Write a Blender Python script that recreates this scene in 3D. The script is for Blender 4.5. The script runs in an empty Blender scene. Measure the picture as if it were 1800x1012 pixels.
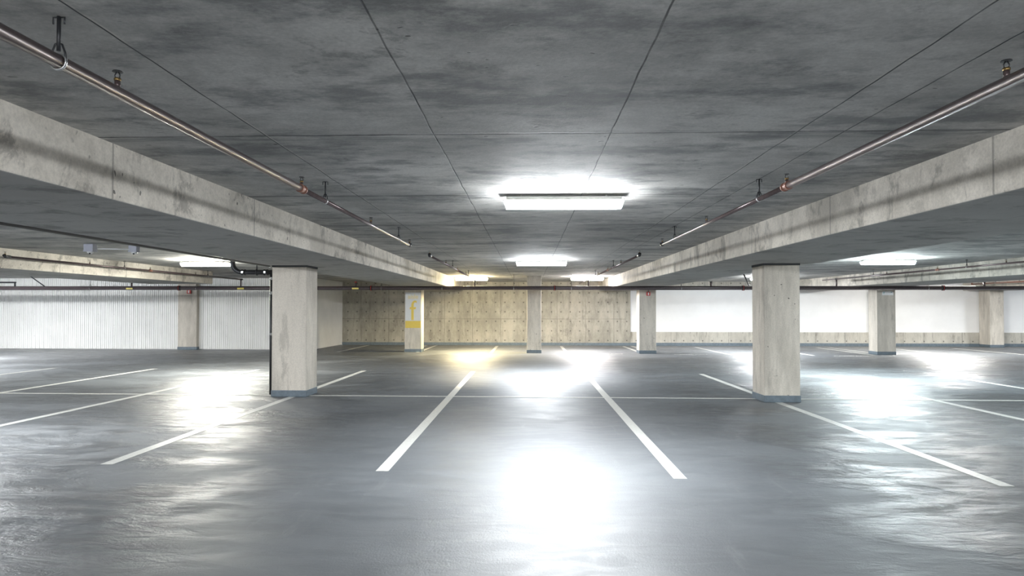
import bpy, bmesh, math, random
from mathutils import Vector, Matrix

random.seed(7)
sc = bpy.context.scene
COL = sc.collection
H = 1.5                                   # eye height in metres; the survey of the place was made in eye heights

# ------------------------------------------------------------------ camera
cam_d = bpy.data.cameras.new('camera')
cam = bpy.data.objects.new('camera', cam_d)
COL.objects.link(cam)
cam.location = (0, 0, H)
YAW, PITCH, ROLL = math.radians(2.1), math.radians(1.0), math.radians(0.06)
cam.rotation_euler = (Matrix.Rotation(YAW, 3, 'Z') @ Matrix.Rotation(math.radians(90) + PITCH, 3, 'X') @ Matrix.Rotation(ROLL, 3, 'Z')).to_euler()
cam_d.sensor_width = 36.0
cam_d.lens = 24.0
cam_d.shift_x = 0.0083
cam_d.shift_y = 0.0106
cam_d.clip_start = 0.05
cam_d.clip_end = 200
sc.camera = cam

# ------------------------------------------------------------------ world, exposure
w = bpy.data.worlds.new('world')
sc.world = w
w.use_nodes = True
w.node_tree.nodes['Background'].inputs[0].default_value = (1.0, 0.985, 0.96, 1)
w.node_tree.nodes['Background'].inputs[1].default_value = 1.05   # added fill: daylight through an invented open side behind the camera
sc.view_settings.view_transform = 'Standard'
sc.view_settings.look = 'None'
sc.view_settings.gamma = 1.0
sc.view_settings.use_curve_mapping = False
sc.view_settings.exposure = 1.0
sc.cycles.use_denoising = True
sc.cycles.max_bounces = 8
sc.cycles.diffuse_bounces = 6
sc.cycles.glossy_bounces = 3
sc.cycles.sample_clamp_indirect = 10.0
sc.cycles.caustics_reflective = False

# lamps of the place and added fill lamps out of view: (x, y in eye heights, colour, power factor)
LAMP = 260.0
COOL = (0.93, 0.97, 1.0)
LAMPS = [
    (0.23, 4.5, COOL, 0.72, 'ceiling light above the middle parking stall, the largest in view'),
    (0.20, 10.65, COOL, 1.0, 'ceiling light in front of the slim middle pillar'),
    (-1.37, 16.4, (1.0, 0.84, 0.5), 1.4, 'warm ceiling light before the far wall beside the beam over the aisle f pillar'),
    (1.40, 16.4, (1.0, 0.95, 0.93), 1.2, 'ceiling light before the far wall on the alarm box pillar side'),
    (-5.12, 10.65, (1.0, 0.985, 0.88), 1.35, 'ceiling light beside the elbow of the black drain pipe'),
    (5.42, 10.5, (0.86, 0.98, 1.0), 1.35, 'ceiling light in the bay with the pillar wearing the white plate'),
    (5.66, 16.4, (0.95, 0.98, 1.0), 1.3, 'ceiling light mostly hidden behind the big pillar on the right'),
    (10.1, 16.4, (1.0, 0.98, 0.93), 1.5, 'ceiling light over the far right stalls, hidden by the beam'),
    (-5.22, 4.5, COOL, 1.2, 'ceiling light of the left bay beside the camera, outside the photo'),
    (5.57, 4.6, (0.88, 0.98, 1.0), 1.2, 'ceiling light of the right bay beside the camera, outside the photo'),
    (0.23, -1.6, COOL, 1.4, 'added fill light on the ceiling behind the camera, outside the photo'),  # added out of view to brighten the near floor
    (-12.4, 13.0, (0.97, 0.99, 1.0), 2.2, 'added fill light in front of the white corrugated wall, outside the photo'),  # added lamp that brightens the corrugated wall from out of view
    (-10.6, 10.45, COOL, 1.7, 'second added fill light in front of the white corrugated wall, outside the photo'),  # another added lamp for the corrugated wall
    (11.0, 10.7, COOL, 1.0, 'added fill light beyond the second beam, outside the photo'),  # added out of view to keep the side bay bright
    (14.8, 16.4, COOL, 1.0, 'added fill light at the far corner stalls, outside the photo'),  # added lamp, lifts the far corner from out of view
]

def u(*a):
    return Vector([c * H for c in a])
SL = 0.005
def cz(y):                                # ceiling height (eye heights) at distance y
    return 1.7425 + SL * y
def sz(y):                                # beam soffit
    return 1.487 + SL * y

# ------------------------------------------------------------------ node helper
class G:
    def __init__(s, name):
        s.m = bpy.data.materials.new(name)
        s.m.use_nodes = True
        s.t = s.m.node_tree
        s.t.nodes.clear()
        s.out = s.n('ShaderNodeOutputMaterial')
        s.p = s.n('ShaderNodeBsdfPrincipled')
        s.t.links.new(s.p.outputs[0], s.out.inputs[0])
        g = s.n('ShaderNodeNewGeometry')
        s.pos = g.outputs['Position']
        s.nor = g.outputs['Normal']
        sx = s.n('ShaderNodeSeparateXYZ')
        s.t.links.new(s.pos, sx.inputs[0])
        s.x, s.y, s.z = sx.outputs
    def n(s, t):
        return s.t.nodes.new(t)
    def put(s, v, sock):
        if hasattr(v, 'links'):
            s.t.links.new(v, sock)
        elif isinstance(v, (tuple, list)) and len(v) == 3 and sock.type == 'RGBA':
            sock.default_value = (*v, 1)
        else:
            sock.default_value = v
    def m_(s, op, a, b=0.0, c=0.0, clamp=False):
        k = s.n('ShaderNodeMath'); k.operation = op; k.use_clamp = clamp
        s.put(a, k.inputs[0]); s.put(b, k.inputs[1]); s.put(c, k.inputs[2])
        return k.outputs[0]
    def scale(s, sx, sy, sz_, src=None):
        k = s.n('ShaderNodeVectorMath'); k.operation = 'MULTIPLY'
        s.put(src or s.pos, k.inputs[0]); k.inputs[1].default_value = (sx, sy, sz_)
        return k.outputs[0]
    def noise(s, vec, sc_, det=5, rough=0.6, dist=0.0):
        k = s.n('ShaderNodeTexNoise')
        s.put(vec, k.inputs['Vector']); k.inputs['Scale'].default_value = sc_
        k.inputs['Detail'].default_value = det; k.inputs['Roughness'].default_value = rough
        k.inputs['Distortion'].default_value = dist
        return k.outputs[0]
    def vor(s, vec, sc_):
        k = s.n('ShaderNodeTexVoronoi')
        s.put(vec, k.inputs['Vector']); k.inputs['Scale'].default_value = sc_
        return k.outputs['Distance'], k.outputs['Color']
    def step(s, v, lo, hi, a=0.0, b=1.0):
        k = s.n('ShaderNodeMapRange'); k.interpolation_type = 'SMOOTHSTEP'
        s.put(v, k.inputs[0]); s.put(lo, k.inputs[1]); s.put(hi, k.inputs[2])
        s.put(a, k.inputs[3]); s.put(b, k.inputs[4])
        return k.outputs[0]
    def mix(s, f, a, b, mode='MIX'):
        k = s.n('ShaderNodeMix'); k.data_type = 'RGBA'; k.blend_type = mode
        s.put(f, k.inputs[0]); s.put(a, k.inputs[6]); s.put(b, k.inputs[7])
        return k.outputs[2]
    def bump(s, h, strength, dist=0.01, prev=None):
        k = s.n('ShaderNodeBump'); k.inputs['Strength'].default_value = strength
        k.inputs['Distance'].default_value = dist
        s.put(h, k.inputs['Height'])
        if prev is not None: s.put(prev, k.inputs['Normal'])
        return k.outputs[0]
    def lines(s, v, xs, wdt):             # 1 on a line at any of xs
        r = None
        for x0 in xs:
            d = s.m_('ABSOLUTE', s.m_('SUBTRACT', v, x0))
            r = d if r is None else s.m_('MINIMUM', r, d)
        return s.step(r, wdt * 0.4, wdt, 1.0, 0.0)
    def grid(s, v, x0, p):                # distance to nearest of x0 + k p
        f = s.m_('FRACT', s.m_('DIVIDE', s.m_('SUBTRACT', v, x0 - 50 * p - p / 2), p))
        return s.m_('MULTIPLY', s.m_('ABSOLUTE', s.m_('SUBTRACT', f, 0.5)), p)
    def fin(s, col, rough=0.7, spec=0.5, metal=0.0, normal=None):
        s.put(col, s.p.inputs['Base Color']); s.put(rough, s.p.inputs['Roughness'])
        s.put(spec, s.p.inputs['Specular IOR Level']); s.put(metal, s.p.inputs['Metallic'])
        if normal is not None: s.put(normal, s.p.inputs['Normal'])
        return s.m

def g_warp(g):
    k = g.n('ShaderNodeTexNoise'); g.t.links.new(g.pos, k.inputs['Vector']); k.inputs['Scale'].default_value = 9.0
    a = g.n('ShaderNodeVectorMath'); a.operation = 'SCALE'; g.t.links.new(k.outputs['Color'], a.inputs[0]); a.inputs['Scale'].default_value = 0.09
    b_ = g.n('ShaderNodeVectorMath'); b_.operation = 'ADD'; g.t.links.new(g.pos, b_.inputs[0]); g.t.links.new(a.outputs[0], b_.inputs[1])
    return b_.outputs[0]

def concrete(name, light, dark, streak=(1, 1, 1), stain=0.5, pit=1.0, extra=None, rough=0.75, spec=0.3, bump=0.45):
    g = G(name)
    v = g.scale(*streak)
    big = g.noise(v, 0.9, 6, 0.62, 0.3)
    mid = g.noise(v, 4.0, 12, 0.78)
    fine = g.noise(g.pos, 55.0, 4, 0.6)
    t = g.m_('ADD', g.m_('MULTIPLY', big, 0.6), g.m_('MULTIPLY', mid, 0.4))
    f = g.step(t, 0.38, 0.62)
    col = g.mix(f, dark, light)
    patch = g.step(g.noise(v, 1.4, 13, 0.78, 0.1), 0.54, 0.62, 0.0, stain)
    col = g.mix(patch, col, tuple(c * 0.55 for c in dark))
    col = g.mix(g.step(fine, 0.3, 0.7, 0.16, 0.0), col, (0.05, 0.05, 0.05))
    d, c = g.vor(g.scale(0.6, 1.25, 1.0, g_warp(g)), 15.0)
    cs = g.n('ShaderNodeSeparateColor'); g.t.links.new(c, cs.inputs[0])
    sparse = g.m_('GREATER_THAN', cs.outputs[0], 0.8)
    pits = g.m_('MULTIPLY', g.step(d, g.m_('MULTIPLY', cs.outputs[1], 0.16), g.m_('ADD', g.m_('MULTIPLY', cs.outputs[1], 0.22), 0.04), 1.0, 0.0), sparse)
    pits = g.m_('MULTIPLY', pits, g.step(g.noise(g.pos, 1.1, 2), 0.42, 0.6))
    col = g.mix(g.m_('MULTIPLY', pits, 0.75 * pit), col, (0.035, 0.035, 0.035))
    hgt = g.m_('SUBTRACT', g.m_('ADD', g.m_('MULTIPLY', mid, 0.6), g.m_('MULTIPLY', fine, 0.25)), g.m_('MULTIPLY', pits, 0.8))
    if extra:
        col, hgt = extra(g, col, hgt)
    return g.fin(col, rough, spec, normal=g.bump(hgt, bump, 0.008))

def ceil_seams(g, col, hgt):
    wob = g.m_('MULTIPLY', g.m_('SUBTRACT', g.noise(g.pos, 1.5, 3), 0.5), 0.03)
    xx = g.m_('ADD', g.x, wob); yy = g.m_('ADD', g.y, wob)
    lx = g.lines(xx, [q * H for q in (-9.7, -8.6, -6.1, -5.0, -3.9, -2.5, -1.137, -0.405, 0.35, 1.135, 1.33, 2.6, 3.9, 5.1, 6.3, 9.2, 10.2, 11.2)], 0.0058)
    ly = g.step(g.grid(yy, 2.91 * H, 1.595 * H), 0.003, g.m_('MULTIPLY', g.noise(g.scale(6, 1, 1), 2.0, 5, 0.7), 0.03), 1.0, 0.0)
    s_ = g.m_('MAXIMUM', lx, ly)
    band = g.m_('MULTIPLY', g.step(g.grid(yy, 2.95 * H, 1.595 * H), 0.02, 0.16, 1.0, 0.0), g.step(g.noise(g.scale(0.5, 4, 1), 1.5, 5, 0.7), 0.42, 0.62, 0.0, 0.55))
    col = g.mix(band, col, (0.09, 0.093, 0.097))
    var = g.step(g.noise(g.pos, 2.6, 3), 0.38, 0.6, 0.6, 0.95)
    col = g.mix(g.m_('MULTIPLY', s_, var), col, (0.03, 0.032, 0.035))
    # pale broken lines along a few joints
    wl = g.m_('MULTIPLY', g.lines(xx, [q * H for q in (-1.130, 1.128)], 0.007), g.step(g.noise(g.pos, 1.3, 3), 0.45, 0.52))
    col = g.mix(g.m_('MULTIPLY', wl, 0.8), col, (0.62, 0.6, 0.55))
    d2, c2 = g.vor(g.scale(1, 1, 0), 1.1)
    cs2 = g.n('ShaderNodeSeparateColor'); g.t.links.new(c2, cs2.inputs[0])
    spots = g.m_('MULTIPLY', g.step(d2, 0.02, 0.035, 1.0, 0.0), g.m_('GREATER_THAN', cs2.outputs[0], 0.6))
    col = g.mix(g.m_('MULTIPLY', spots, 0.7), col, (0.7, 0.69, 0.66))
    # soft board-wide smudges that run across the bay
    sm = g.step(g.noise(g.scale(0.6, 1.2, 1), 1.5, 9, 0.72), 0.47, 0.62, 0.0, 0.6)
    col = g.mix(sm, col, (0.12, 0.125, 0.13))
    return col, g.m_('SUBTRACT', hgt, g.m_('MULTIPLY', s_, 1.5))

def wall_form(g, col, hgt):
    s1 = g.step(g.grid(g.x, -4.9 * H, 0.818 * H), 0.004, 0.018, 1.0, 0.0)
    s2 = g.lines(g.z, [0.765 * H], 0.014)
    seam = g.m_('MULTIPLY', g.m_('MAXIMUM', s1, s2), g.step(g.noise(g.pos, 1.8, 5, 0.7), 0.35, 0.62, 0.15, 1.0))
    dx = g.grid(g.x, -2.58 * H, 0.2706 * H); dz = g.grid(g.z, 0.97 * H, 0.275 * H)
    r = g.m_('SQRT', g.m_('ADD', g.m_('MULTIPLY', dx, dx), g.m_('MULTIPLY', dz, dz)))
    hole = g.step(r, 0.012, 0.024, 1.0, 0.0)
    halo = g.step(r, 0.02, 0.07, 0.2, 0.0)
    col = g.mix(g.m_('MULTIPLY', seam, 0.55), col, (0.08, 0.075, 0.07))
    col = g.mix(halo, col, (0.12, 0.115, 0.1))
    col = g.mix(hole, col, (0.03, 0.03, 0.03))
    st = g.step(g.noise(g.scale(2.2, 2.2, 0.25), 2.2, 7, 0.7), 0.5, 0.68, 0.0, 0.4)
    col = g.mix(st, col, (0.14, 0.13, 0.115))
    return col, g.m_('SUBTRACT', hgt, g.m_('MULTIPLY', g.m_('MAXIMUM', seam, hole), 1.5))

def upstand_form(g, col, hgt):
    col, hgt = wall_form(g, col, hgt)
    drip = g.m_('MULTIPLY', g.step(g.noise(g.scale(3.2, 0, 0.5), 1.6, 6, 0.7), 0.57, 0.63), g.step(g.z, 0.12 * H, 0.36 * H))
    return g.mix(g.m_('MULTIPLY', drip, 0.6), col, (0.16, 0.14, 0.11)), hgt

def beam_seams(g, col, hgt):
    s1 = g.step(g.grid(g.y, 3.02 * H, 1.6 * H), 0.004, 0.014, 1.0, 0.0)
    col = g.mix(g.m_('MULTIPLY', s1, 0.5), col, (0.1, 0.095, 0.09))
    s3 = g.m_('MULTIPLY', g.lines(g.x, [-2.37 * H, 2.62 * H, -7.3 * H, 7.9 * H], 0.008), g.step(g.noise(g.pos, 2.0, 3), 0.35, 0.6, 0.3, 0.9))
    col = g.mix(s3, col, (0.06, 0.06, 0.06))
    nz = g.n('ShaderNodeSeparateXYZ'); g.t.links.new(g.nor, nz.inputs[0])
    und = g.step(nz.outputs[2], -0.9, -0.5, 1.0, 0.0)      # greyer tone on faces that point down
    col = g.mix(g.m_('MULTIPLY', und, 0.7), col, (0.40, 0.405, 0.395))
    dr = g.step(g.noise(g.scale(1, 1.5, 1.1), 1.7, 8, 0.72, 0.4), 0.52, 0.64, 0.0, 0.55)
    col = g.mix(dr, col, (0.13, 0.12, 0.105))
    return col, g.m_('SUBTRACT', hgt, s1)

M = {}
M['ceiling'] = concrete('ceiling_concrete', (0.68, 0.665, 0.63), (0.41, 0.405, 0.385), (0.8, 1.1, 1), 0.6, 1.0, ceil_seams, 0.75, 0.3, 0.5)
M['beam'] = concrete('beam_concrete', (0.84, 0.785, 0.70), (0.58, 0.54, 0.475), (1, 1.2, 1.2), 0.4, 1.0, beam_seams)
M['pillar'] = concrete('pillar_concrete', (0.79, 0.735, 0.655), (0.55, 0.51, 0.45), (2.2, 2.2, 0.4), 0.42, 1.3)
M['far'] = concrete('far_wall_concrete', (0.52, 0.495, 0.43), (0.34, 0.325, 0.28), (1.4, 1.4, 0.7), 0.45, 0.6, wall_form)
M['upstand'] = concrete('upstand_concrete', (0.66, 0.63, 0.56), (0.5, 0.475, 0.42), (1.2, 1.2, 0.5), 0.3, 0.6, upstand_form)

def flat(name, col, rough=0.5, metal=0.0, spec=0.5, var=0.12, bumpy=0.0, sc_=12):
    g = G(name)
    n_ = g.noise(g.pos, sc_, 5, 0.65)
    c = g.mix(g.step(n_, 0.3, 0.7, var, 0.0), col, tuple(x * 0.35 for x in col))
    nm = g.bump(g.noise(g.pos, 90, 3), bumpy, 0.002) if bumpy else None
    return g.fin(c, rough, spec, metal, nm)

M['band'] = flat('band_paint', (0.16, 0.205, 0.245), 0.45, var=0.4)
M['pad'] = flat('bearing_joint', (0.07, 0.075, 0.08), 0.8)
M['white_steel'] = flat('white_corrugated_steel', (0.92, 0.92, 0.91), 0.45, var=0.1, sc_=1.5)
M['white_paint'] = flat('white_wall_paint', (0.93, 0.93, 0.935), 0.6, var=0.06, sc_=2)
M['line'] = flat('line_paint', (0.72, 0.72, 0.69), 0.4, var=0.3, bumpy=0.3, sc_=30)
M['pipe'] = flat('pipe_paint', (0.115, 0.085, 0.085), 0.28, 0.35, var=0.4, sc_=20)
M['main_pipe'] = flat('main_pipe_paint', (0.10, 0.08, 0.086), 0.3, 0.3, var=0.4, sc_=20)
M['rust'] = flat('pipe_oxide_primer', (0.30, 0.14, 0.10), 0.4, 0.2, var=0.4, sc_=25)
M['iron'] = flat('black_iron', (0.035, 0.037, 0.042), 0.4, 0.4, var=0.3)
M['zinc'] = flat('zinc_plate', (0.55, 0.56, 0.57), 0.3, 0.9)
M['brass'] = flat('brass', (0.35, 0.24, 0.1), 0.35, 0.9)
M['red'] = flat('red_enamel', (0.55, 0.05, 0.045), 0.4)
M['white'] = flat('white_enamel', (0.82, 0.83, 0.84), 0.4, var=0.03)
M['sign_white'] = flat('sign_white', (0.72, 0.74, 0.77), 0.45, var=0.05)
M['yellow'] = flat('sign_yellow', (0.80, 0.60, 0.10), 0.45, var=0.05)
M['pale_letters'] = flat('sign_pale_letters', (0.82, 0.70, 0.34), 0.45, var=0.05)
M['tag_yellow'] = flat('tag_yellow', (0.85, 0.72, 0.2), 0.5, var=0.05)
M['teal'] = flat('teal_print', (0.12, 0.4, 0.42), 0.5)
M['box_grey'] = flat('camera_box_grey', (0.42, 0.44, 0.52), 0.4, 0.1)
M['dome'] = flat('camera_dome', (0.75, 0.76, 0.78), 0.25)
M['black'] = flat('black_plastic', (0.02, 0.02, 0.022), 0.35)
M['housing'] = flat('lamp_housing', (0.55, 0.55, 0.53), 0.5)

def glow(name, col, strength):
    g = G(name)
    g.put(col, g.p.inputs['Base Color'])
    g.put(col, g.p.inputs['Emission Color'])
    g.p.inputs['Emission Strength'].default_value = strength
    return g.m

def floor_mat():
    g = G('coated_deck')
    v = g.scale(0.8, 1.2, 1)
    big = g.noise(g.scale(0.8, 1, 1), 0.45, 6, 0.6)
    mid = g.noise(v, 3.2, 12, 0.76, 0.1)
    fine = g.noise(g.pos, 70.0, 4, 0.7)
    col = g.mix(g.step(big, 0.35, 0.65), (0.100, 0.112, 0.126), (0.138, 0.152, 0.168))
    col = g.mix(g.step(mid, 0.48, 0.66, 0.0, 0.28), col, (0.085, 0.09, 0.095))
    # pale scuffs
    sc_ = g.step(g.noise(g.scale(2.2, 0.25, 1), 3.0, 6, 0.7), 0.58, 0.75, 0.0, 0.18)
    col = g.mix(sc_, col, (0.4, 0.41, 0.42))
    # damp-looking worn patches in the wheel tracks: smoother film with ripples
    wet = g.m_('MULTIPLY', g.step(g.noise(g.scale(0.35, 0.6, 1), 1.1, 7, 0.62, 0.5), 0.40, 0.53), g.step(g.m_('ABSOLUTE', g.x), 0.9 * H, 2.2 * H, 0.03, 1.0))
    rip = g.noise(g.scale(0.8, 2.0, 1), 2.6, 7, 0.66, 0.6)
    rough = g.m_('ADD', g.m_('MULTIPLY', g.step(rip, 0.4, 0.6), 0.10), g.m_('ADD', 0.50, g.m_('MULTIPLY', wet, -0.21)))
    col = g.mix(g.m_('MULTIPLY', g.m_('MULTIPLY', wet, g.step(rip, 0.46, 0.56)), 0.6), col, (0.06, 0.062, 0.066))
    dull = g.m_('MULTIPLY', wet, g.step(g.noise(g.scale(0.7, 1.9, 1), 1.7, 10, 0.74, 0.3), 0.5, 0.6))
    n1 = g.bump(fine, 0.45, 0.005)
    n2 = g.bump(g.m_('MULTIPLY', rip, g.m_('ADD', 0.2, wet)), 0.5, 0.05, n1)
    rough = g.m_('ADD', rough, g.m_('MULTIPLY', dull, 0.22))
    col = g.mix(g.m_('MULTIPLY', dull, 0.5), col, (0.06, 0.062, 0.066))
    g.p.inputs['IOR'].default_value = 1.95
    g.p.inputs['Anisotropic'].default_value = 0.6      # the coating was trowelled across the bays
    tg = g.n('ShaderNodeCombineXYZ'); tg.inputs[1].default_value = 1.0
    g.t.links.new(tg.outputs[0], g.p.inputs['Tangent'])
    return g.fin(col, rough, 0.9, normal=n2)
M['floor'] = floor_mat()

# ------------------------------------------------------------------ mesh helper
class MB:
    def __init__(s):
        s.bm = bmesh.new()
    def hexa(s, p, bevel=0.0):            # 8 points: bottom 0-3, top 4-7
        vs = [s.bm.verts.new(q) for q in p]
        fs = [s.bm.faces.new([vs[i] for i in f]) for f in ((3, 2, 1, 0), (4, 5, 6, 7), (0, 1, 5, 4), (1, 2, 6, 5), (2, 3, 7, 6), (3, 0, 4, 7))]
        if bevel:
            es = list({e for f in fs for e in f.edges})
            bmesh.ops.bevel(s.bm, geom=es, offset=bevel, segments=2, affect='EDGES', profile=0.5)
        return s
    def box(s, x0, x1, y0, y1, z0, z1, bevel=0.0):
        return s.hexa([(x0, y0, z0), (x1, y0, z0), (x1, y1, z0), (x0, y1, z0), (x0, y0, z1), (x1, y0, z1), (x1, y1, z1), (x0, y1, z1)], bevel)
    def tube(s, pts, r, n=16, cap=True):
        pts = [Vector(p) for p in pts]
        rs = r if isinstance(r, (list, tuple)) else [r] * len(pts)
        rings = []
        prev = None
        for i, p in enumerate(pts):
            d = (pts[min(i + 1, len(pts) - 1)] - pts[max(i - 1, 0)]).normalized()
            if prev is None:
                a = Vector((0, 0, 1)) if abs(d.z) < 0.9 else Vector((1, 0, 0))
                x = d.cross(a).normalized()
            else:
                x = (prev - d * prev.dot(d)).normalized()
            prev = x
            y = d.cross(x)
            rings.append([s.bm.verts.new(p + (x * math.cos(2 * math.pi * k / n) + y * math.sin(2 * math.pi * k / n)) * rs[i]) for k in range(n)])
        for a, b in zip(rings, rings[1:]):
            for k in range(n):
                f = s.bm.faces.new((a[k], a[(k + 1) % n], b[(k + 1) % n], b[k])); f.smooth = True
        if cap:
            s.bm.faces.new(rings[0][::-1]); s.bm.faces.new(rings[-1])
        return s
    def torus(s, c, axis, R, r, n=24, k=8):
        axis = Vector(axis).normalized()
        a = axis.orthogonal().normalized(); b = axis.cross(a)
        rings = []
        for i in range(n):
            t = 2 * math.pi * i / n
            o = a * math.cos(t) + b * math.sin(t)
            rings.append([s.bm.verts.new(Vector(c) + o * (R + r * math.cos(2 * math.pi * j / k)) + axis * 1.6 * r * math.sin(2 * math.pi * j / k)) for j in range(k)])
        for i in range(n):
            A, B = rings[i], rings[(i + 1) % n]
            for j in range(k):
                f = s.bm.faces.new((A[j], B[j], B[(j + 1) % k], A[(j + 1) % k])); f.smooth = True
        return s
    def prism(s, poly, axis_fn, d0, d1):  # poly in 2D, axis_fn(u, v, d) -> 3D
        a = [s.bm.verts.new(axis_fn(p[0], p[1], d0)) for p in poly]
        b = [s.bm.verts.new(axis_fn(p[0], p[1], d1)) for p in poly]
        s.bm.faces.new(a); s.bm.faces.new(b[::-1])
        for i in range(len(poly)):
            j = (i + 1) % len(poly)
            s.bm.faces.new((a[j], a[i], b[i], b[j]))
        return s
    def build(s, name, mat, parent=None, loc=None):
        bmesh.ops.recalc_face_normals(s.bm, faces=s.bm.faces)
        me = bpy.data.meshes.new(name)
        s.bm.to_mesh(me); s.bm.free()
        me.materials.append(mat)
        o = bpy.data.objects.new(name, me)
        COL.objects.link(o)
        if parent: o.parent = parent
        if loc: o.location = loc
        return o

def tag(o, label=None, cat=None, group=None, kind=None):
    if label: o['label'] = label
    if cat: o['category'] = cat
    if group: o['group'] = group
    if kind: o['kind'] = kind
    return o
def thing(name, loc, label, cat, group=None):
    o = bpy.data.objects.new(name, None); COL.objects.link(o)
    o.location = loc; o.empty_display_size = 0.1
    return tag(o, label, cat, group)
def kids(o):
    return [c for c in bpy.data.objects if c.parent == o]
def copy_tree(o, parent=None, loc=None):
    c = o.copy(); COL.objects.link(c)
    if parent: c.parent = parent
    if loc is not None: c.location = loc
    for ch in kids(o):
        copy_tree(ch, c)
    return c

# ------------------------------------------------------------------ shell
XL, XR, YB, YF = -17 * H, 19 * H, -2.2 * H, 19.82 * H
TH = 0.25
MB().box(XL - TH, XR + TH, YB, YF + TH, -0.2, 0).build('floor', M['floor'])['kind'] = 'structure'
def sheared(x0, x1, y0, y1, zf, z1f, bevel=0.0):   # box whose bottom/top follow the ceiling fall; eye heights in
    return MB().hexa([u(x0, y0, zf(y0)), u(x1, y0, zf(y0)), u(x1, y1, zf(y1)), u(x0, y1, zf(y1)),
                      u(x0, y0, z1f(y0)), u(x1, y0, z1f(y0)), u(x1, y1, z1f(y1)), u(x0, y1, z1f(y1))], bevel)
sheared(-17.2, 19.2, -2.2, 20.0, cz, lambda y: cz(y) + 0.2).build('ceiling', M['ceiling'])['kind'] = 'structure'
TOP = 1.86 * H
def structure(name, mb, mat):
    o = mb.build(name, mat); o['kind'] = 'structure'; return o
structure('wall_far', MB().box(-5.45 * H, 2.94 * H, YF, YF + TH, 0, TOP), M['far'])
structure('wall_far_white', MB().box(2.94 * H, XR, YF + 0.09, YF + TH, 0.3, TOP), M['white_paint'])
structure('wall_far_base', MB().box(2.94 * H, XR, YF, YF + 0.1, 0, 0.395 * H, 0.006), M['upstand'])
structure('trim_lintel', MB().box(2.94 * H, 9.9 * H, YF, YF + 0.1, 1.655 * H, TOP), M['upstand'])
structure('wall_right', MB().box(XR, XR + TH, YB, YF + TH, 0, TOP), M['far'])
structure('wall_left', MB().box(XL - TH, XL, YB, YF, 0, TOP), M['white_paint'])

def corrugated(p0, p1, z1, zfun=None):
    """ribbed steel sheet from p0 to p1 (metres), ribs 80 mm wide, facing the camera side"""
    b = MB(); p0 = Vector(p0); p1 = Vector(p1)
    L = (p1 - p0).length; d = (p1 - p0) / L
    nrm = Vector((d.y, -d.x, 0))
    pitch = 0.0805; prof = ((0.0, 0), (0.50, 0), (0.58, 0.03), (0.92, 0.03))
    pts = []
    k = 0
    while k * pitch < L:
        for f, o in prof:
            t = (k + f) * pitch
            if t <= L: pts.append(p0 + d * t + nrm * -(o if k % 2 else o * 0.65))
        k += 1
    pts.append(p1.copy())
    back = [p1 - nrm * 0.12, p0 - nrm * 0.12]
    allp = pts + back
    lo = [b.bm.verts.new((p.x, p.y, 0.02)) for p in allp]
    hi = [b.bm.verts.new((p.x, p.y, z1)) for p in allp]
    n = len(allp)
    for i in range(n):
        j = (i + 1) % n
        b.bm.faces.new((lo[i], lo[j], hi[j], hi[i]))
    b.bm.faces.new(lo); b.bm.faces.new(hi)
    return b
YW = 17.2 * H
structure('wall_left_corrugated', corrugated((XL, YW, 0), (-5.45 * H, YW, 0), TOP), M['white_steel'])
structure('wall_left_return', corrugated((-5.45 * H, YW + 0.12, 0), (-5.45 * H, YF, 0), TOP), M['white_steel'])
# painted curb bands at the foot of the far walls
structure('baseboard_far', MB().box(-5.45 * H, 2.93 * H, YF - 0.03, YF + 0.001, 0, 0.08 * H, 0.004), M['band'])
structure('baseboard_far_white', MB().box(2.93 * H, XR, YF - 0.035, YF + 0.001, 0, 0.085 * H, 0.004), M['band'])

# rivets of the corrugated sheets, one object: nobody could count them
b = MB()
for row in (0.06, 0.34, 0.62, 0.9, 1.18, 1.46):
    x = -13.6
    k = 0
    while x < -5.5:
        b.box(x * H - 0.008, x * H + 0.008, YW - 0.006, YW - 0.0005, row * H - 0.008, row * H + 0.008)
        x += 0.42
tag(b.build('panel_screws', M['zinc']), 'rows of small screws across the white corrugated wall', 'screws', kind='stuff')

# ------------------------------------------------------------------ beams
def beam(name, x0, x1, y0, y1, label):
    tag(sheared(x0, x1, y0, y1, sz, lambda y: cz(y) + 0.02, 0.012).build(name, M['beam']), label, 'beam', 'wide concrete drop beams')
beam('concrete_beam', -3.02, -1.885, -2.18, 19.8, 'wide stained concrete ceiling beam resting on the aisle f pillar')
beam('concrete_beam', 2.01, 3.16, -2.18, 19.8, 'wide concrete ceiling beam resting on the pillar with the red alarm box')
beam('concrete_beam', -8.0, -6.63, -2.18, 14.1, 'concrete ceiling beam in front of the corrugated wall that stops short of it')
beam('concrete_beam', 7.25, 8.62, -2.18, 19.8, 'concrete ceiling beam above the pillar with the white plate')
beam('concrete_beam', 12.3, 13.6, -2.18, 19.8, 'small distant concrete beam at the right edge of the photo above the wall pillar')

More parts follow.
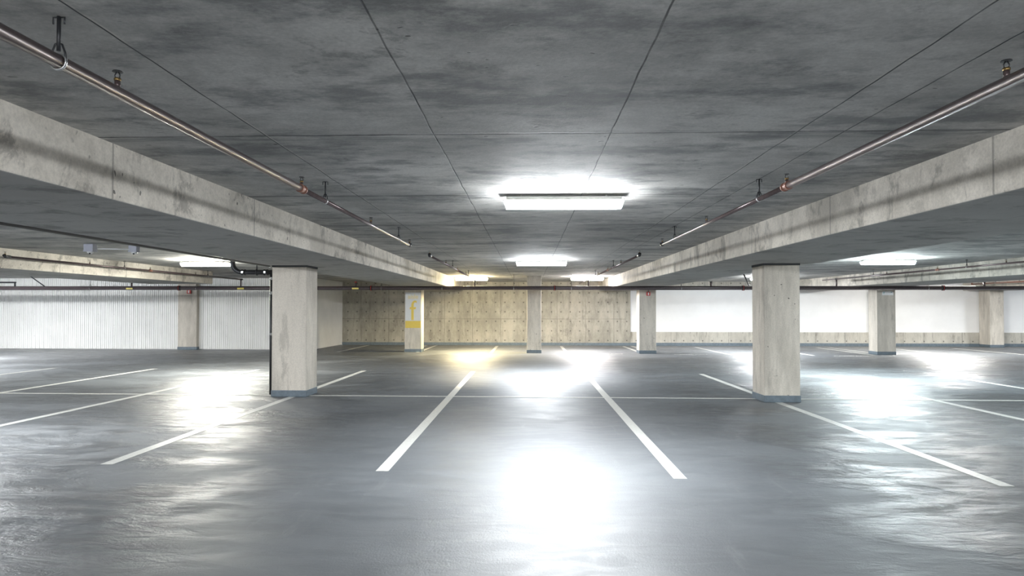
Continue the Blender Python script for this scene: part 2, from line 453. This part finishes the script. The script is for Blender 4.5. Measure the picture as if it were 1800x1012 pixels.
# ------------------------------------------------------------------ pillars
def pillar(x0, x1, y0, y1, label, top=None, band=True, gap=True):
    cx, cy = (x0 + x1) / 2, (y0 + y1) / 2
    t = thing('concrete_pillar', u(cx, cy, 0), label, 'pillar')
    hx, hy = (x1 - x0) / 2 * H, (y1 - y0) / 2 * H
    zt = (top or sz(y0)) * H
    pad = 0.03 if gap else 0.0
    MB().box(-hx, hx, -hy, hy, 0.0, zt - pad, 0.014).build('shaft', M['pillar'], t)
    if gap:
        MB().box(-hx - 0.004, hx + 0.004, -hy - 0.004, hy + 0.004, zt - pad, zt + 0.008).build('bearing_joint', M['pad'], t)
    if band:
        MB().box(-hx - 0.006, hx + 0.006, -hy - 0.006, hy + 0.006, 0.001, 0.075 * H, 0.006).build('base_band', M['band'], t)
    return t
P_L = pillar(-2.985, -2.575, 7.84, 8.24, 'big square concrete pillar with a black drain pipe down its side')
P_R = pillar(2.585, 2.975, 7.60, 8.0, 'big square concrete pillar on the right with nothing mounted on it')
P_F = pillar(-2.99, -2.585, 16.4, 16.8, 'distant concrete pillar wearing the aisle f sign')
P_C = pillar(-0.04, 0.30, 16.15, 16.5, 'slim concrete pillar in the middle reaching up to the ceiling slab', top=cz(16.2), gap=False)
P_A = pillar(2.59, 2.985, 16.1, 16.5, 'distant concrete pillar with a small red alarm box in front of the white wall')
P_W = pillar(7.98, 8.40, 15.95, 16.35, 'concrete pillar with a small white plate near its top')
P_LW = pillar(-8.93, -8.44, 17.08, 17.45, 'flat concrete pillar set in the white corrugated wall', top=cz(17.1), gap=False)
pillar(9.75, 10.15, 19.35, 19.81, 'concrete wall pillar mostly hidden behind the pillar with the white plate', top=sz(19.4), gap=False)
pillar(12.74, 13.12, 19.35, 19.81, 'concrete wall pillar between white wall panels under the small distant beam', top=sz(19.4), gap=False)

# ------------------------------------------------------------------ painted lines
LZ = 0.0012
def line(name, x0, y0, x1, y1, wdt, label, group):
    a, c = Vector((x0, y0, 0)) * H, Vector((x1, y1, 0)) * H
    d = (c - a).normalized(); nn = Vector((-d.y, d.x, 0)) * wdt / 2
    bb = MB()
    bot = [a - nn, c - nn, c + nn, a + nn]
    z0 = 0.0031 if name == 'stall_divider_line' else 0.0004
    bb.hexa([(p.x, p.y, z0) for p in bot] + [(p.x, p.y, z0 + 0.0022) for p in bot])
    tag(bb.build(name, M['line']), label, 'painted line', group)
NG = 'long white stall lines on the deck'
for x, y0, y1, lab in (
    (-0.912, 4.24, 11.2, 'long white stall line just left of the middle of the deck'),
    (0.905, 4.12, 11.1, 'long white stall line just right of the middle of the deck'),
    (-2.74, 4.35, 11.3, 'long white stall line running under the big pillar with the drain pipe'),
    (2.735, 4.02, 10.95, 'long white stall line running under the big plain pillar'),
    (-4.57, 4.35, 11.4, 'long white stall line under the ceiling light beside the drain pipe elbow'),
    (-6.4, 4.35, 11.5, 'long white stall line that starts at the left edge above the nearer one'),
    (-8.2, 4.35, 11.55, 'short looking stall line at the far left edge of the photo'),
    (4.56, 4.0, 10.85, 'long white stall line washed out by glare right of the big plain pillar'),
    (6.42, 4.0, 10.7, 'long white stall line ending at the right edge beyond the glare'),
    ):
    line('stall_line', x, y0, x, y1, 0.12, lab, NG)
line('stall_divider_line', -13, 8.1, 13, 7.75, 0.10, 'thin white line crossing the whole deck between head to head stalls', 'cross lines on the deck')
line('stall_divider_line', -0.92, 16.25, 0.2, 16.2, 0.08, 'short white line across the deck at the foot of the slim middle pillar', 'cross lines on the deck')
FG = 'white stall lines against the far wall'
for x, y0, y1, lab in (
    (-4.62, 16.4, 19.6, 'dim stall line beside the corrugated return wall'),
    (-2.93, 17.2, 19.6, 'far stall line hidden partly behind the aisle f pillar, the outer of two'),
    (-2.66, 16.3, 19.7, 'far stall line beside the aisle f pillar, the inner of two'),
    (-0.89, 16.1, 19.4, 'far stall line left of the slim middle pillar'),
    (0.92, 16.0, 19.3, 'far stall line right of the slim middle pillar'),
    (2.68, 16.3, 19.4, 'far stall line ending at the red alarm box pillar, the inner of two'),
    (2.93, 17.0, 19.6, 'far stall line behind the red alarm box pillar, the outer of two'),
    (4.6, 15.4, 19.1, 'far stall line halfway between the red alarm box pillar and the big plain pillar'),
    (6.4, 15.6, 19.1, 'far stall line peeking out right of the big plain pillar'),
    (7.88, 15.9, 19.0, 'far stall line ending at the white plate pillar, the inner of two'),
    (8.2, 16.2, 19.0, 'far stall line ending at the white plate pillar, the outer of two'),
    (9.7, 15.2, 18.6, 'far stall line just right of the white plate pillar'),
    (11.45, 15.3, 18.9, 'far stall line at the right edge before the distant wall pillar'),
    ):
    line('far_stall_line', x, y0, x, y1, 0.12, lab, FG)

# ------------------------------------------------------------------ lettering
def text_mesh(name, body, size, mat, parent=None, depth=0.002, sx=1.0):
    cu = bpy.data.curves.new(name, 'FONT')
    cu.body = body; cu.size = size; cu.extrude = depth; cu.align_x = 'CENTER'; cu.align_y = 'CENTER'; cu.offset = size * 0.012
    tmp = bpy.data.objects.new(name, cu); COL.objects.link(tmp)
    dg = bpy.context.evaluated_depsgraph_get()
    me = bpy.data.meshes.new_from_object(tmp.evaluated_get(dg))
    bpy.data.objects.remove(tmp, do_unlink=True); bpy.data.curves.remove(cu)
    me.materials.clear(); me.materials.append(mat)
    me.transform(Matrix.Diagonal((sx, 1, 1, 1)))
    o = bpy.data.objects.new(name, me); COL.objects.link(o)
    if parent: o.parent = parent
    return o
cp = None
for x, y, lab in ((1.82, 15.95, 'word painted in white on the deck before the alarm box pillar stall'),
                  (3.74, 15.85, 'white painted word on the deck between the alarm box pillar and the big plain pillar'),
                  (7.2, 15.5, 'white painted word on the deck left of the white plate pillar'),
                  (9.05, 15.3, 'white painted word on the deck right of the white plate pillar')):
    if cp is None:
        cp = text_mesh('painted_word', 'COMPACT', 0.30, M['line'], depth=0.0012, sx=0.82); o = cp
    else:
        o = cp.copy(); COL.objects.link(o)
    o.location = u(x, y, 0) + Vector((0, 0, 0.0014))
    tag(o, lab, 'painted word', 'words painted on the far stalls')

# ------------------------------------------------------------------ aisle sign
sg = thing('aisle_sign', u(-2.787, 16.4, 1.0), 'white sign with word aisle, yellow letter f and yellow band on a distant pillar', 'sign')
sw = 0.37 / 2 * H
sy0, sy1 = -0.018, -0.007
MB().box(-sw, sw, sy0, sy1, -0.245 * H, 0.44 * H, 0.003).build('white_panel', M['sign_white'], sg)
MB().box(-sw, sw, sy0 - 0.002, sy1, -0.415 * H, -0.247 * H, 0.003).build('yellow_band', M['yellow'], sg)
o = text_mesh('word_aisle', 'aisle', 0.22, M['pale_letters'], sg, 0.003)
o.rotation_euler = (math.pi / 2, 0, 0); o.location = (0, sy0 - 0.003, 0.335 * H)
def fglyph():
    # stem, curved hook and slanted bar as one outline
    s_ = 0.1 * H / 1.0
    pts = [(-0.42, -1.75), (0.42, -1.75), (0.42, 0.72), (1.05, 0.72), (1.2, 1.22), (0.42, 1.22), (0.42, 1.62)]
    for a in range(0, 7):
        t = math.radians(180 - a * 13)
        pts.append((1.05 + 0.63 * math.cos(t), 1.72 + 0.62 * math.sin(t)))
    pts += [(1.34, 2.12), (1.46, 2.64)]
    for a in range(0, 8):
        t = math.radians(80 + a * 13.5)
        pts.append((0.85 + 1.27 * math.cos(t), 1.62 + 1.12 * math.sin(t)))
    pts += [(-0.42, 1.22), (-0.88, 1.22), (-1.0, 0.72), (-0.42, 0.72)]
    return [((x - 0.16) * s_ * 0.70, (y - 0.35) * s_ * 1.05) for x, y in pts]
MB().prism(fglyph(), lambda a, c, d: (a, d, c), sy0 - 0.006, sy0 + 0.001).build('letter_f', M['yellow'], sg).location = (0, 0, -0.005 * H)

# white plate on the right pillar
pl = thing('notice_plate', u(8.22, 15.95, 1.41), 'small white plate with faint teal marks near the top of a pillar', 'sign')
MB().box(-0.19, 0.19, -0.014, -0.005, -0.065, 0.065, 0.003).build('plate', M['white'], pl)
MB().box(-0.15, -0.10, -0.016, -0.013, 0.02, 0.04).box(-0.14, -0.12, -0.016, -0.013, -0.02, 0.012).build('teal_mark', M['teal'], pl)
MB().prism([(0.10, 0.02), (0.15, 0.02), (0.125, 0.05)], lambda a, c, d: (a, d, c), -0.016, -0.013).build('teal_mark', M['teal'], pl)

# alarm boxes
def alarm(loc, s_, lab):
    t = thing('fire_alarm_box', loc, lab, 'alarm box', 'small red boxes with a white centre')
    MB().box(-s_, s_, -0.07, -0.005, -s_, s_, 0.006).build('box', M['red'], t)
    MB().prism([(math.cos(k * math.pi / 8) * s_ * 0.3, math.sin(k * math.pi / 8) * s_ * 0.75) for k in range(16)], lambda a, c, d: (a, d, c), -0.078, -0.069).build('white_face', M['white'], t)
    MB().tube([(0, -0.03, s_ - 0.002), (0, -0.03, s_ + 0.12)], 0.008, 8).build('conduit', M['iron'], t)
alarm(u(-8.63, 17.08, 1.475), 0.075, 'small red alarm box on the flat pillar in the corrugated wall')
alarm(u(2.80, 16.1, 1.40), 0.065, 'small red alarm box high on a pillar before the white wall')

# ------------------------------------------------------------------ ceiling lights
def fixture():
    t = thing('ceiling_light', (0, 0, 0), '', 'ceiling light')
    L = 0.585
    # origin on the ceiling
    MB().box(-L + 0.02, L - 0.02, -0.05, 0.05, -0.064, -0.024, 0.004).build('housing', M['housing'], t)
    for s_ in (-0.42, 0.42):
        MB().tube([(s_, 0, -0.025), (s_, 0, 0.004)], 0.01, 8).build('stem', M['housing'], t)
    bb = MB()
    prof = [(-0.085, -0.035), (0.085, -0.035), (0.078, -0.085), (0.055, -0.108), (-0.055, -0.108), (-0.078, -0.085)]
    def at(a, c, d):
        k = (c + 0.035) / -0.073
        return (d * (L - 0.02 * k) if True else 0, a, c)
    bb.prism(prof, at, -1, 1)
    bb.bm.transform(Matrix.Translation((0, 0, -0.028)))
    bb.build('diffuser', M['housing'], t)
    for s_ in (-1, 1):
        MB().box(s_ * L - 0.004 if s_ > 0 else -L - 0.006, s_ * L + 0.006 if s_ > 0 else -L + 0.004, -0.088, 0.088, -0.080, -0.058, 0.003).build('end_clip', M['housing'], t)
    return t
fx = None
for i, (x, y, colr, pw, lab) in enumerate(LAMPS):
    if fx is None:
        fx = fixture(); o = fx
    else:
        o = copy_tree(fx)
    o.location = u(x, y, cz(y))
    o['label'] = lab; o['group'] = 'long ceiling lights'
    m = glow('diffuser_light_%d' % i, colr, LAMP * pw * 1.0)
    m2 = glow('diffuser_side_light_%d' % i, colr, LAMP * pw * 0.45); m3 = glow('diffuser_edge_light_%d' % i, colr, LAMP * pw * 0.7)   # prismatic sides give far less than the lens below
    for ch in kids(o):
        if ch.name.split('.')[0] == 'diffuser':
            ch.data = ch.data.copy(); ch.data.materials.clear(); ch.data.materials.append(m); ch.data.materials.append(m2); ch.data.materials.append(M['housing']); ch.data.materials.append(m3)
            for f in ch.data.polygons:
                f.material_index = 0 if f.normal.z < -0.9 else (2 if f.normal.z > 0.5 else (3 if f.normal.z < -0.4 else 1))

# ------------------------------------------------------------------ sprinkler pipework
def head(parent, loc, s_=1.0):
    o = MB().tube([(0, 0, -0.01), (0, 0, 0.026)], 0.0125 * s_, 12).build('sprinkler_head', M['pipe'], parent, loc)
    MB().tube([(0, 0, 0.024), (0, 0, 0.036)], 0.0145 * s_, 6).build('brass_body', M['brass'], o)
    MB().tube([(-0.009, 0, 0.034), (-0.011, 0, 0.05), (-0.004, 0, 0.064)], 0.0028, 6).tube([(0.009, 0, 0.034), (0.011, 0, 0.05), (0.004, 0, 0.064)], 0.0028, 6).build('frame', M['iron'], o)
    MB().tube([(0, 0, 0.0635), (0, 0, 0.0675)], [0.022 * s_, 0.0195 * s_], 16).build('deflector', M['iron'], o)
    return o
def hanger(parent, loc, r, up, axis=(0, 1, 0)):
    """rod from the ceiling down to a clevis ring round a pipe of radius r; loc = pipe centre, up = distance to the ceiling"""
    ax = Vector(axis)
    side = Vector((ax.y, ax.x, 0))
    o = MB().tube([(0, 0, r + 0.014), (0, 0, up)], 0.0065 if r < 0.024 else 0.0075, 8).build('pipe_hanger', M['iron'], parent, loc)
    b2 = MB()
    for s_ in (-1, 1):
        a_ = side * (0.022 * s_)
        b2.tube([Vector((0, 0, up - 0.004)) , Vector((0, 0, up - 0.004)) + a_, Vector((0, 0, up - 0.03)) + a_], 0.0035, 6)
    b2.build('top_clip', M['iron'], o)
    b3 = MB()
    for s_ in (-1, 1):
        k = side * s_
        b3.tube([Vector((0, 0, r + 0.045)), k * (r * 0.5) + Vector((0, 0, r + 0.040)), k * (r * 0.95) + Vector((0, 0, r + 0.008)), k * (r + 0.004)], 0.004, 6)
    b3.build('yoke', M['iron'], o)
    MB().torus((0, 0, 0), ax, r + 0.003, 0.0045).build('clamp_ring', M['zinc'], o)
    return o
def collar(name, parent, loc, r, L, mat, axis=(0, 1, 0)):
    ax = Vector(axis)
    b2 = MB().tube([-ax * L / 2, -ax * L * 0.3, -ax * L * 0.3, ax * L * 0.3, ax * L * 0.3, ax * L / 2], [r * 1.22, r * 1.3, r * 1.12, r * 1.12, r * 1.3, r * 1.22], 20)
    return b2.build(name, mat, parent, loc)

def zp(y):                                # branch centreline, eye heights
    return 1.626 + SL * y
YM = 15.2
def branch(x, label, near=True, y_end=15.9, far=True, big_until=3.56):
    t = thing('sprinkler_branch_pipe', u(x, 8.3 if not near else 0.0, zp(8.3 if not near else 0)), label, 'pipe', 'sprinkler branch pipes along the bays')
    o0 = t.location
    def P(y, dz=0.0): return u(x, y, zp(y)) + Vector((0, 0, dz)) - o0
    R1, R2 = 0.027, 0.0195
    if near:
        MB().tube([P(-2.1), P(big_until)], R1, 20).build('thick_run', M['pipe'], t)
        MB().tube([P(big_until), P(6.82)], R2, 20).build('thin_run', M['pipe'], t)
        c = collar('reducer', t, P(big_until), R1, 0.11, M['rust'])
        MB().tube([P(6.80), P(6.86), P(6.86, 0.03)], R2 * 1.35, 14).build('end_elbow', M['iron'], t)
        for y in (0.35, 1.94, 3.56, 5.15, 6.84):
            r_ = R1 if y < 3.6 else R2
            head(t, P(y, r_))
        for y, r_ in ((1.69, R1), (3.98, R2), (6.26, R2)):
            hanger(t, P(y), r_, (cz(y) - zp(y)) * H)
    if far:
        MB().tube([P(8.28), P(y_end)], R2 if x > -3 else R2 * 1.1, 16).build('thin_run' , M['pipe'], t)
        MB().tube([P(8.22, 0.03), P(8.24), P(8.32)], R2 * 1.5, 14).build('end_elbow', M['iron'], t)
        collar('reducer', t, P(11.5), R2 * 1.2, 0.12, M['rust'])
        MB().tube([P(11.5), P(15.2)], R2 * 1.25, 16).build('thick_run', M['pipe'], t)
        for y in (8.24, 9.88, 11.5, 13.1):
            head(t, P(y, R2))
        for y in (10.75, 13.6):
            hanger(t, P(y), R2, (cz(y) - zp(y)) * H)
        MB().tube([P(YM, 0.0), u(x, YM, 1.548) - o0], 0.024, 12).build('riser', M['pipe'], t)
        collar('tee', t, P(YM), 0.024, 0.12, M['iron'])
    return t
branch(-1.2, 'rust brown sprinkler pipe hung beside the stained beam over the drain pipe pillar', y_end=15.3)
branch(1.33, 'rust brown sprinkler pipe hung beside the beam over the big plain pillar', y_end=17.5)
branch(-6.5, 'thin sprinkler pipe running along the beam before the corrugated wall', near=False, y_end=15.3)
branch(6.74, 'sprinkler pipe running along the beam above the white plate pillar', near=False)
# stub of the next branch, beyond the main
t = thing('sprinkler_branch_stub', u(11.8, 18.6, zp(18.6)), 'short orange brown pipe end under the small distant beam at the right edge', 'pipe', 'sprinkler branch pipes along the bays')
MB().tube([u(0, -3.4, -0.017), (0, 0, 0)], 0.026, 14).build('run', M['rust'], t)
MB().tube([(0, -0.05, 0), (0, 0.02, 0), (0, 0.02, 0.05)], 0.034, 14).build('end_elbow', M['rust'], t)
MB().tube([u(0, -3.4, -0.017), u(0, -3.4, -0.12)], 0.024, 12).build('riser', M['rust'], t)
hanger(t, u(0, -0.9, -0.0045), 0.026, (cz(17.7) - zp(17.7)) * H)

# main pipe across the deck
mz = 1.506
t = thing('sprinkler_main_pipe', u(0, YM, mz), 'long dark pipe crossing the whole deck under the beams before the far wall', 'pipe')
R = 0.066
MB().tube([u(-12.85, 0, 0), u(18.9, 0, 0)], R, 20).build('main_run', M['main_pipe'], t)
MB().tube([u(-16.9, 0, 0), u(-12.86, 0, 0)], R * 1.02, 20).build('end_run', M['iron'], t)
for x in (-12.83, -7.92, -3.53, 0.58, 4.72, 9.02):
    collar('red_coupling', t, u(x, 0, 0), R, 0.08, M['iron'], (1, 0, 0))
    MB().torus(u(x, 0, 0), (1, 0, 0), R * 1.28, 0.005).build('coupling_ring', M['red'], t)
for x in (-9.98, -7.52, -3.3, -1.93, 0.95, 3.37, 8.7, 10.85, -0.33):
    hanger(t, u(x, 0, 0), R, (min(cz(YM), 9) - mz) * H if not (-3.02 < x < -1.88 or 2.0 < x < 3.16 or 7.2 < x < 8.6) else (sz(YM) - mz) * H, (1, 0, 0))
for x in (-9.05, -6.49, -3.88):
    MB().box((x - 0.075) * H, (x + 0.075) * H, -R - 0.008, -R + 0.02, -0.045, 0.012, 0.003).build('yellow_tag', M['tag_yellow'], t)
for x in (-9.02, -3.88, 4.02, 9.9):
    o = MB().tube([u(x, 0, 0.03), u(x, 0, 0.13)], 0.03, 12).build('outlet_stub', M['pipe'], t)
    MB().tube([u(x, 0, 0.125), u(x, 0, 0.145)], 0.045, 12).build('outlet_cap', M['red' if x < 0 else 'iron'], o)
for x, dx in ((-11.05, -0.4), (4.85, -0.12)):
    MB().tube([u(x, 0, 0.04), u(x + dx, 0, (cz(YM) - mz))], 0.018, 10).build('sway_brace', M['iron'], t)
MB().tube([u(-16.9, 0, 0.13), u(-11.73, 0, 0.13)], 0.026, 12).tube([u(-11.75, 0, 0.13), u(-11.75, 0, 0.02)], 0.026, 12).build('upper_feed', M['iron'], t)

# drain pipe on the big left pillar
t = thing('drain_pipe', u(-3.058, 8.02, 0), 'black drain pipe that bends from the ceiling down the side of a big pillar', 'drain pipe')
MB().tube([u(0, 0, 0.002), u(0, 0, 1.485)], 0.028, 16).build('downpipe', M['iron'], t)
def arc(cx, cz_, r, a0, a1, n=9):
    return [(cx + r * math.cos(math.radians(a0 + (a1 - a0) * k / n)), 0, cz_ + r * math.sin(math.radians(a0 + (a1 - a0) * k / n))) for k in range(n + 1)]
hz = 1.455 * H
xe = -0.36 * H
MB().tube([(0.0, 0, hz), (xe, 0, hz)] + arc(xe, hz + 0.17, 0.17, 270, 180)[1:] + [(xe - 0.17, 0, (cz(8.06)) * H)], 0.042, 18).build('elbow_run', M['iron'], t)
for x in (-0.07, -0.34):
    collar('clamp', t, u(x, 0, 0) + Vector((0, 0, hz)), 0.042, 0.08, M['iron'], (1, 0, 0))
    MB().box(x * H - 0.02, x * H + 0.02, -0.072, -0.05, hz - 0.02, hz + 0.02, 0.004).build('clamp_bolt', M['zinc'], t)
for z in (0.72, 1.21, 1.38):
    collar('clamp', t, u(0, 0, z), 0.028, 0.05, M['zinc'], (0, 0, 1))
MB().torus((-0.18 * H, 0, hz), (1, 0, 0), 0.05, 0.008).tube([(-0.18 * H, 0, hz + 0.05), (-0.18 * H, 0, cz(8) * H)], 0.008, 8).build('strap_hanger', M['iron'], t)

t = thing('side_pipe', u(-3.05, 2.0, 1.492), 'thin black pipe running along the lower outer edge of the stained beam', 'pipe')
MB().tube([u(0, -4.1, -0.0205), u(0, 5.93, 0.0297)], 0.015, 12).build('run', M['iron'], t)
MB().tube([u(0, 5.93, 0.0297), u(0, 5.955, 0.0297)], 0.02, 12).build('end_union', M['zinc'], t)
for y in (-1.6, 0.0, 1.6, 3.2, 4.8):
    MB().box(-0.02, 0.045, y * H - 0.012, y * H + 0.012, 0.0075 * y + 0.013, 0.0075 * y + 0.019).build('bracket', M['iron'], t)

# ------------------------------------------------------------------ cameras on the ceiling
def camera_box(x, y, s_, lab):
    t = thing('security_camera', u(x, y, cz(y)), lab, 'security camera', 'grey camera boxes with domes')
    MB().box(-s_, s_, -s_ * 0.8, s_ * 0.8, -0.12 * s_ / 0.085, 0.0, 0.008).build('junction_box', M['box_grey'], t)
    MB().box(-s_ * 1.05, s_ * 1.05, -s_ * 0.85, s_ * 0.85, -0.135 * s_ / 0.085, -0.115 * s_ / 0.085, 0.003).build('cover', M['box_grey'], t)
    z0 = -0.135 * s_ / 0.085
    MB().tube([(0, 0, z0), (0, 0, z0 - 0.012), (0, 0, z0 - 0.028), (0, 0, z0 - 0.038), (0, 0, z0 - 0.042)], [0.055, 0.053, 0.04, 0.022, 0.004], 18).build('dome', M['dome'], t)
    MB().tube([(0.01, -0.02, z0 - 0.02), (0.012, -0.038, z0 - 0.034)], 0.016, 12).build('lens', M['black'], t)
camera_box(-5.18, 7.88, 0.085, 'larger grey camera box under the ceiling, farther from the ceiling light')
camera_box(-4.77, 8.08, 0.075, 'smaller grey camera box at the end of the conduit nearest the ceiling light')
t = tag(MB().tube([u(-5.15, 7.95, 1.735), u(-4.80, 8.05, 1.735)], 0.013, 12).build('conduit', M['dome']), 'pale grey conduit between the two ceiling camera boxes', 'conduit')
